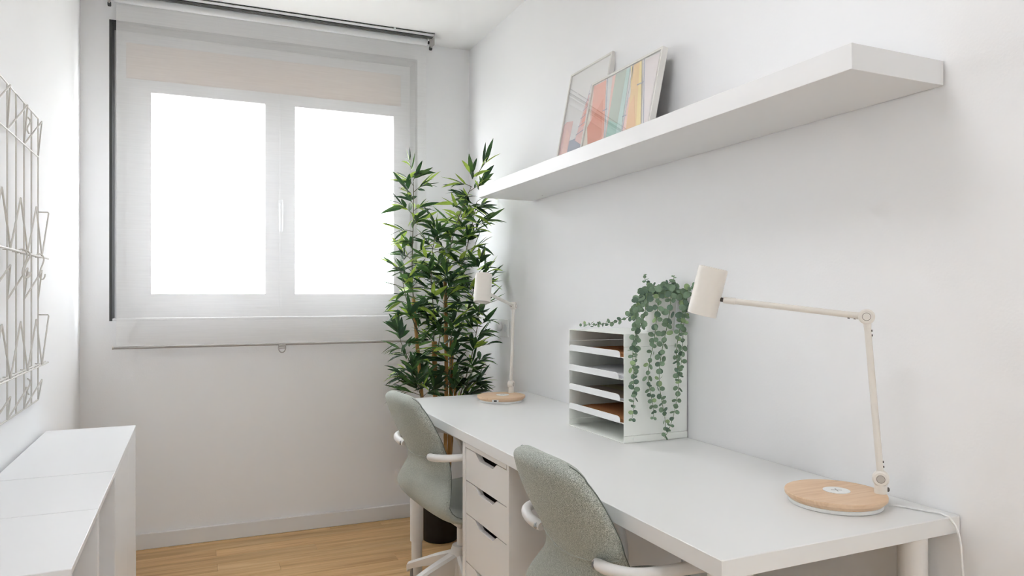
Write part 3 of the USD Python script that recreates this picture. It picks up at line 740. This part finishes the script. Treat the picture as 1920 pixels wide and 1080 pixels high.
lamp('cream jointed desk lamp with long arm stretched out at the near end of the desk', (1.238, 1.098), (1.314, 1.049, .801), (1.299, 1.071, 1.139), (1.112, 1.304, 1.174), (-.16, .19, -1.0), .0335, .113,
     cable=[(1.322, 1.036, .7482), (1.345, .998, .7478), (1.357, .965, .7485), (1.362, .940, .7485), (1.364, .924, .735), (1.366, .912, .68), (1.368, .905, .58), (1.369, .90, .45), (1.372, .905, .2), (1.376, .92, .07), (1.376, 1.0, .0035), (1.378, 1.2, .0035)])
lamp('cream jointed desk lamp at the window end of the desk beside the bamboo', (1.172, 2.737), (1.240, 2.790, .806), (1.252, 2.790, 1.142), (1.055, 2.610, 1.196), (-.14, -.16, -1.0), .0335, .113, usb=True)

# ---------------------------------------------------------------- office chairs
YC, XC = 2.49, .905
HX, HY = XC + .02, YC + .02
ch = Thing('office_chair', 'grey-green upholstered office chair with white arms, by the window end of the desk', 'chair', (XC, YC, 0))
prof = np.array([  # x, z of the shell's middle, half width
    (.662, .843, .010), (.664, .834, .078), (.669, .820, .122), (.677, .798, .158), (.690, .765, .179), (.708, .722, .188), (.730, .678, .186), (.747, .642, .175), (.757, .610, .176), (.758, .580, .183), (.752, .545, .206), (.749, .510, .228), (.754, .475, .243), (.776, .443, .247), (.820, .427, .249), (.880, .423, .250), (.960, .428, .252), (1.040, .436, .250), (1.110, .438, .238), (1.150, .432, .205), (1.172, .422, .150), (1.180, .414, .020)])
sl_ = np.r_[0, np.cumsum(np.linalg.norm(np.diff(prof[:, :2], axis=0), axis=1))]
ts = np.r_[np.linspace(0, sl_[3], 16)[:-1], np.linspace(sl_[3], sl_[18], 60)[:-1], np.linspace(sl_[18], sl_[-1], 16)]
cx, cz = CubicSpline(sl_, prof[:, 0]), CubicSpline(sl_, prof[:, 1])
hw = PchipInterpolator(sl_, prof[:, 2])(ts)
# rounded ends
e0 = np.clip(ts / sl_[3], 0, 1); e1_ = np.clip((sl_[-1] - ts) / (sl_[-1] - sl_[18]), 0, 1)
hw = np.where(ts < sl_[3], prof[3, 2] * np.sqrt(np.maximum(1 - (1 - e0) ** 2.0, 1e-4)), hw)
th_ = .026 * np.minimum(np.sqrt(np.maximum(1 - (1 - np.clip(ts / .03, 0, 1)) ** 2, .002)), np.sqrt(np.maximum(1 - (1 - np.clip((sl_[-1] - ts) / .03, 0, 1)) ** 2, .002)))
P = np.c_[cx(ts), cz(ts)]
tg = np.c_[cx(ts, 1), cz(ts, 1)]; tg /= np.linalg.norm(tg, axis=1, keepdims=True)
nr = np.c_[-tg[:, 1], tg[:, 0]]           # towards the sitter: forward on the back, up on the seat
curl = np.interp(ts, [0, sl_[6], sl_[9], sl_[12], sl_[14], sl_[18], sl_[-1]], [.016, .022, .030, .000, .000, -.004, -.008])
K = 36
ang = np.arange(K) * 2 * np.pi / K
sv = []
for i in range(len(ts)):
    for a in ang:
        ca, sa = math.cos(a), math.sin(a)
        yy = hw[i] * np.sign(ca) * abs(ca) ** (.5 if sa > 0 else .72)
        off = th_[i] * np.sign(sa) * abs(sa) ** (.6 if sa > 0 else .85) + curl[i] * (yy / .185) ** 2
        q = P[i] + nr[i] * off
        sv.append((q[0], YC + yy, q[1]))
sf = []
for i in range(len(ts) - 1):
    for j in range(K):
        k = (j + 1) % K
        sf += [[i * K + j, i * K + k, (i + 1) * K + k], [i * K + j, (i + 1) * K + k, (i + 1) * K + j]]
for (i, rev) in ((0, False), (len(ts) - 1, True)):
    c = len(sv); sv.append(tuple(np.mean(np.array(sv[i * K:(i + 1) * K]), axis=0)))
    for j in range(K):
        f = [c, i * K + (j + 1) % K, i * K + j]
        sf.append(f[::-1] if rev else f)
shell_mesh = trimesh.Trimesh(np.array(sv), np.array(sf), process=False)
trimesh.repair.fix_normals(shell_mesh)
shell = ch.part('upholstered_shell', shell_mesh, 'chair_fabric', True)
# piping round the edge, on the sitter's side of the rim
def edge(i, sgn, fr, depth):
    yy = sgn * hw[i] * fr
    off = th_[i] * depth + curl[i] * (yy / .185) ** 2
    q = P[i] + nr[i] * off
    return (q[0], YC + yy, q[1])
for sgn in (-1, 1):
    for fr, dp in ((.992, .40),):
        ch.part('piping', tube([edge(i, sgn, fr, dp) for i in range(5, len(ts) - 6, 2)], .0013, 6), 'chair_piping', True, parent=shell)
for fr, dp in ((.992, .40),):
    ch.part('piping', tube([edge(5, s, fr, dp) for s in np.linspace(-1, 1, 15)], .0013, 6), 'chair_piping', True, parent=shell)
seam = []
for yv in np.linspace(-.99, .99, 25):
    zt = sl_[7] + .010 * (1 - abs(yv)) * 2
    i = int(np.argmin(abs(ts - zt)))
    yy = hw[i] * yv
    off = -th_[i] * (max(1 - abs(yv) ** 2.78, 0) ** .425) * 1.03 + curl[i] * (yy / .185) ** 2
    q = np.array([cx(zt), cz(zt)]) + nr[i] * (off)
    seam.append((q[0], YC + yy, q[1]))
ch.part('seam', tube(spline(seam, 50), .0015, 5), 'chair_stitch', True, parent=shell)
for s in (-1, 1):
    a = [(.737, YC + s * .128, .632), (.731, YC + s * .158, .636), (.735, YC + s * .206, .642), (.757, YC + s * .243, .646), (.800, YC + s * .258, .648), (.870, YC + s * .262, .648), (.955, YC + s * .262, .640), (1.015, YC + s * .260, .606), (1.040, YC + s * .255, .545), (1.046, YC + s * .246, .47), (1.040, YC + s * .235, .405), (1.02, YC + s * .17, .380), (.99, YC + s * .07, .374)]
    ar = ch.part('armrest', tube(spline(a, 64), np.interp(np.linspace(0, 1, 64), [0, .03, .2, .6, .75, 1], [.0105, .013, .0125, .0135, .0115, .010]), 16), 'drawer_white', 30)
    ch.part('arm_screw', join(disc((.7235, YC + s * .138, .633), (-1, s * .15, .1), .0062, .004, 18, .001), disc((.7265, YC + s * .138, .633), (-1, s * .15, .1), .0085, .004, 18, .001)), 'chrome', 30, parent=ar)
ch.part('seat_plate', join(box(.87, 1.05, YC - .075, YC + .075, .374, .398, .006), box(.88, .97, YC - .05, YC + .05, .335, .375, .008)), 'drawer_white')
ch.part('gas_column', join(rod((HX, HY, .22), (HX, HY, .345), .019, 24), rod((HX, HY, .13), (HX, HY, .25), .026, 24)), 'drawer_white', 30)
ch.part('base_hub', lathe([(0, .10), (.040, .10), (.046, .11), (.044, .23), (.036, .255), (0, .255)], (HX, HY, 0), 32), 'drawer_white', 30)
for k in range(5):
    an = math.radians(112 + 72 * k)
    dv = np.array([math.cos(an), math.sin(an), 0]); pv = np.array([-dv[1], dv[0], 0])
    o = np.array([HX, HY, 0])
    v = []
    for rr, zt_, zb_, w_ in ((.025, .235, .150, .026), (.14, .190, .148, .021), (.25, .140, .110, .017), (.288, .124, .092, .0145), (.299, .112, .080, .010)):
        v.append([o + dv * rr + pv * sy * w_ * f + np.array([0, 0, z]) for sy, z, f in ((-1, zb_, .75), (-1, zt_ - .008, 1), (-1, zt_, .6), (1, zt_, .6), (1, zt_ - .008, 1), (1, zb_, .75))])
    v = np.array(v); n = v.shape[1]
    f = []
    for i in range(len(v) - 1):
        for j in range(n):
            kx = (j + 1) % n
            f += [[i * n + j, i * n + kx, (i + 1) * n + kx], [i * n + j, (i + 1) * n + kx, (i + 1) * n + j]]
    for j in range(1, n - 1):
        f += [[0, j + 1, j], [(len(v) - 1) * n, (len(v) - 1) * n + j, (len(v) - 1) * n + j + 1]]
    m = trimesh.Trimesh(v.reshape(-1, 3), np.array(f), process=False); trimesh.repair.fix_normals(m)
    lg = ch.part('base_leg', m, 'drawer_white', 35)
    c = o + dv * .280
    wheel = join(disc(c + pv * .012 + dv * .008 + np.array([0, 0, .0275]), pv, .027, .014, 28, .004), disc(c - pv * .012 + dv * .008 + np.array([0, 0, .0275]), pv, .027, .014, 28, .004), rod(c + dv * .008 + pv * -.018 + np.array([0, 0, .0275]), c + dv * .008 + pv * .018 + np.array([0, 0, .0275]), .006, 12), rod(c + np.array([0, 0, .03]), c + np.array([0, 0, .105]), .006, 12))
    ch.part('caster', wheel, 'caster_grey', 30, parent=lg)
ch.x.GetOrderedXformOps()[0].Set((.897, YC, 0))
ch.x.AddRotateZOp().Set(4.0)
copy_of(ch, (.927, 1.40, 0), 'grey-green upholstered office chair with white arms, nearest the camera')

# ---------------------------------------------------------------- bamboo in a black pot
bb = np.random.default_rng(5)
GX, GY = 1.100, 3.325
ba = Thing('potted_bamboo', 'tall leafy artificial bamboo in a black pot in the window corner', 'plant', (GX, GY, 0))
pt = ba.part('pot', lathe([(0, 0), (.080, 0), (.085, .004), (.105, .23), (.107, .24), (.101, .24), (.098, .215), (0, .213)], (GX, GY, 0), 48), 'pot_black', 30)
ba.part('soil', disc((GX, GY, .214), (0, 0, 1), .097, .004, 36), 'soil', parent=pt)
canes = [
    ([(1.055, 3.33, .20), (1.012, 3.31, .60), (.985, 3.30, .85), (.957, 3.30, 1.18)], .0085),
    ([(1.075, 3.30, .20), (1.064, 3.29, .60), (1.052, 3.28, .966)], .0105),
    ([(1.085, 3.34, .20), (1.082, 3.34, .60), (1.074, 3.33, .962)], .0095),
    ([(1.110, 3.30, .20), (1.118, 3.29, .70), (1.112, 3.29, 1.26)], .0090),
    ([(1.140, 3.33, .20), (1.150, 3.32, .60), (1.153, 3.31, .966)], .0100),
    ([(1.150, 3.36, .20), (1.185, 3.37, .60), (1.205, 3.38, .80)], .0075)]
for pts, rr in canes:
    c = spline(pts, 40)
    rad = np.full(40, rr)
    rad[5::6] *= 1.16
    ba.part('cane', tube(c, rad, 12), 'cane', 40)
stems = [
    [(.957, 3.30, 1.17), (.945, 3.28, 1.35), (.945, 3.26, 1.55), (.938, 3.24, 1.74)],
    [(.985, 3.30, 1.0), (.920, 3.24, 1.12), (.870, 3.20, 1.30)],
    [(1.000, 3.30, .75), (.930, 3.24, .86), (.860, 3.18, .98)],
    [(1.112, 3.29, 1.24), (1.130, 3.26, 1.42), (1.165, 3.22, 1.58), (1.215, 3.18, 1.72)],
    [(1.112, 3.29, 1.15), (1.190, 3.28, 1.32), (1.235, 3.25, 1.52), (1.255, 3.22, 1.66)],
    [(1.150, 3.31, .95), (1.215, 3.28, 1.10), (1.275, 3.24, 1.32)],
    [(1.185, 3.37, .60), (1.235, 3.30, .82), (1.270, 3.27, 1.02), (1.285, 3.26, 1.17)],
    [(1.050, 3.28, .96), (1.035, 3.24, 1.15), (1.02, 3.22, 1.32), (1.04, 3.20, 1.48)],
    [(1.118, 3.29, .72), (1.115, 3.20, .90), (1.10, 3.17, 1.02)],
    [(1.000, 3.30, .68), (.955, 3.22, .76), (.925, 3.19, .82)],
    [(1.19, 3.36, .62), (1.225, 3.30, .72), (1.235, 3.28, .80)],
    [(1.075, 3.30, .9), (1.085, 3.24, 1.1), (1.09, 3.2, 1.25)]]


def blade(p, d, up, L, W, droop):
    d = d / np.linalg.norm(d)
    side = np.cross(d, up); side /= np.linalg.norm(side) + 1e-9
    nrm = np.cross(side, d)
    v, f = [], []
    S = [0, .12, .32, .58, .82, 1.0]
    Wd = [.12, .62, 1.0, .86, .45, .0]
    for s, wd in zip(S, Wd):
        c = p + d * L * s - np.array([0, 0, 1.0]) * droop * L * s * s
        if wd == 0:
            v.append(c)
        else:
            v += [c - side * W * .5 * wd + nrm * W * .14 * wd, c, c + side * W * .5 * wd + nrm * W * .14 * wd]
    for i in range(4):
        a = i * 3
        for j in range(2):
            f += [[a + j, a + j + 1, a + j + 4], [a + j, a + j + 4, a + j + 3]]
    f += [[12, 13, 15], [13, 14, 15]]
    return np.array(v), np.array(f)


bl_leaves = []


def ok(v):
    if v[:, 0].max() > 1.387 or v[:, 0].min() < .775:
        return False
    if ((v[:, 1] < 2.985) & (v[:, 2] < .775) & (v[:, 2] > .69)).any():
        return False
    if ((v[:, 1] < 2.91) & (v[:, 0] > 1.12) & (v[:, 2] < 1.68) & (v[:, 2] > 1.59)).any():
        return False
    x_on = YW - .115 + (v[:, 0] - XW) * PH
    return not (v[:, 1] > x_on).any()


def spray(p, d, n, Lm, twig=True):
    d = d / np.linalg.norm(d)
    side = np.cross(d, [0, 0, 1.0]); side /= np.linalg.norm(side) + 1e-9
    up = np.cross(side, d)
    tl = bb.uniform(.03, .09)
    if twig and p[0] + d[0] * tl < 1.37:
        twigs.append(tube([p, p + d * tl * .5 + np.array([0, 0, .004]), p + d * tl], [.0016, .0012, .0008], 4, cap=False))
    for k in range(n):
        fr = .35 + .65 * (k + 1) / n
        an = bb.uniform(-1.05, 1.05) * (1.0 if k < n - 1 else .3)
        el = bb.uniform(-.55, .55)
        dd = d * math.cos(an) + side * math.sin(an) + up * el
        L = Lm * bb.uniform(.7, 1.25)
        g = blade(p + d * tl * fr, dd, up + side * bb.uniform(-.7, .7), L, L * bb.uniform(.17, .24), bb.uniform(-.05, .4))
        if ok(g[0]):
            top = np.clip((p[2] - .8) / 1.0, 0, 1)
            lime = .10 + .22 * top
            m = bb.choice(['bamboo_dark', 'bamboo_mid', 'bamboo_deep', 'bamboo_lime'], p=[.38 * (1 - lime), .34 * (1 - lime), .28 * (1 - lime), lime])
            bl_leaves.append((g, str(m), L))


twigs = []
for si, pts in enumerate(stems):
    c = spline(pts, 30)
    ba.part('stem', tube(c[::2], np.linspace(.0030, .0014, 15), 6, cap=False), 'twig_brown', True)
    L = np.r_[0, np.cumsum(np.linalg.norm(np.diff(c, axis=0), axis=1))]
    s, az = .03, bb.uniform(0, 6.28)
    while s < L[-1]:
        p = np.array([np.interp(s, L, c[:, i]) for i in range(3)])
        az += 2.4 + bb.uniform(-.5, .5)
        d = np.array([math.cos(az), math.sin(az) * .8 - .1, bb.uniform(.05, .9)])
        spray(p, d, int(bb.integers(6, 10)), .098)
        s += bb.uniform(.020, .032)
    spray(c[-1], np.array([bb.uniform(-.4, .4), bb.uniform(-.3, .1), 1.0]), 7, .095, False)
for p, d, n in (((.94, 3.2, .80), (-1, -.2, .1), 5), ((.90, 3.18, .97), (-1, -.1, .05), 6), ((1.26, 3.26, .93), (1, -.2, .25), 5), ((1.25, 3.27, .74), (.8, -.2, .8), 6), ((.95, 3.2, .74), (-.5, -.3, .8), 6), ((1.12, 3.2, .72), (.2, -.3, .9), 6), ((1.03, 3.2, .73), (-.2, -.3, .9), 6), ((1.25, 3.1, 1.66), (.7, -.6, .5), 6), ((1.2, 3.1, 1.74), (.5, -.5, .9), 6), ((1.13, 3.25, .55), (.2, -.6, .4), 6), ((1.15, 3.26, .62), (-.2, -.7, .3), 6)):
    spray(np.array(p), np.array(d, float), n, .10)
ba.part('twigs', join(*twigs), 'twig_brown', kind='stuff')
idx = sorted(range(len(bl_leaves)), key=lambda i: -bl_leaves[i][2])
for i in idx[:300]:
    ba.part('leaf', bl_leaves[i][0], bl_leaves[i][1], True)
for mm in ('bamboo_dark', 'bamboo_mid', 'bamboo_deep', 'bamboo_lime'):
    g = [trimesh.Trimesh(*bl_leaves[i][0], process=False) for i in idx[300:] if bl_leaves[i][1] == mm]
    if g:
        ba.part('small_leaves', join(*g), mm, True, kind='stuff')

# ---------------------------------------------------------------- wall socket
so = Thing('wall_socket', 'white double wall socket with a plug on the right wall behind the far lamp', 'socket', (XW, 3.215, 1.025))
so.part('cover_plate', box(XW - .009, XW, 3.160, 3.272, .983, 1.071, .003), 'white_plastic')
so.part('plug', join(disc((XW - .022, 3.243, 1.030), (1, 0, 0), .020, .028, 24, .004), box(XW - .030, XW - .009, 3.230, 3.256, 1.015, 1.060, .004)), 'white_plastic', 30)
so.part('socket_recess', disc((XW - .0092, 3.190, 1.028), (1, 0, 0), .019, .002, 24), 'light_plastic', 30)
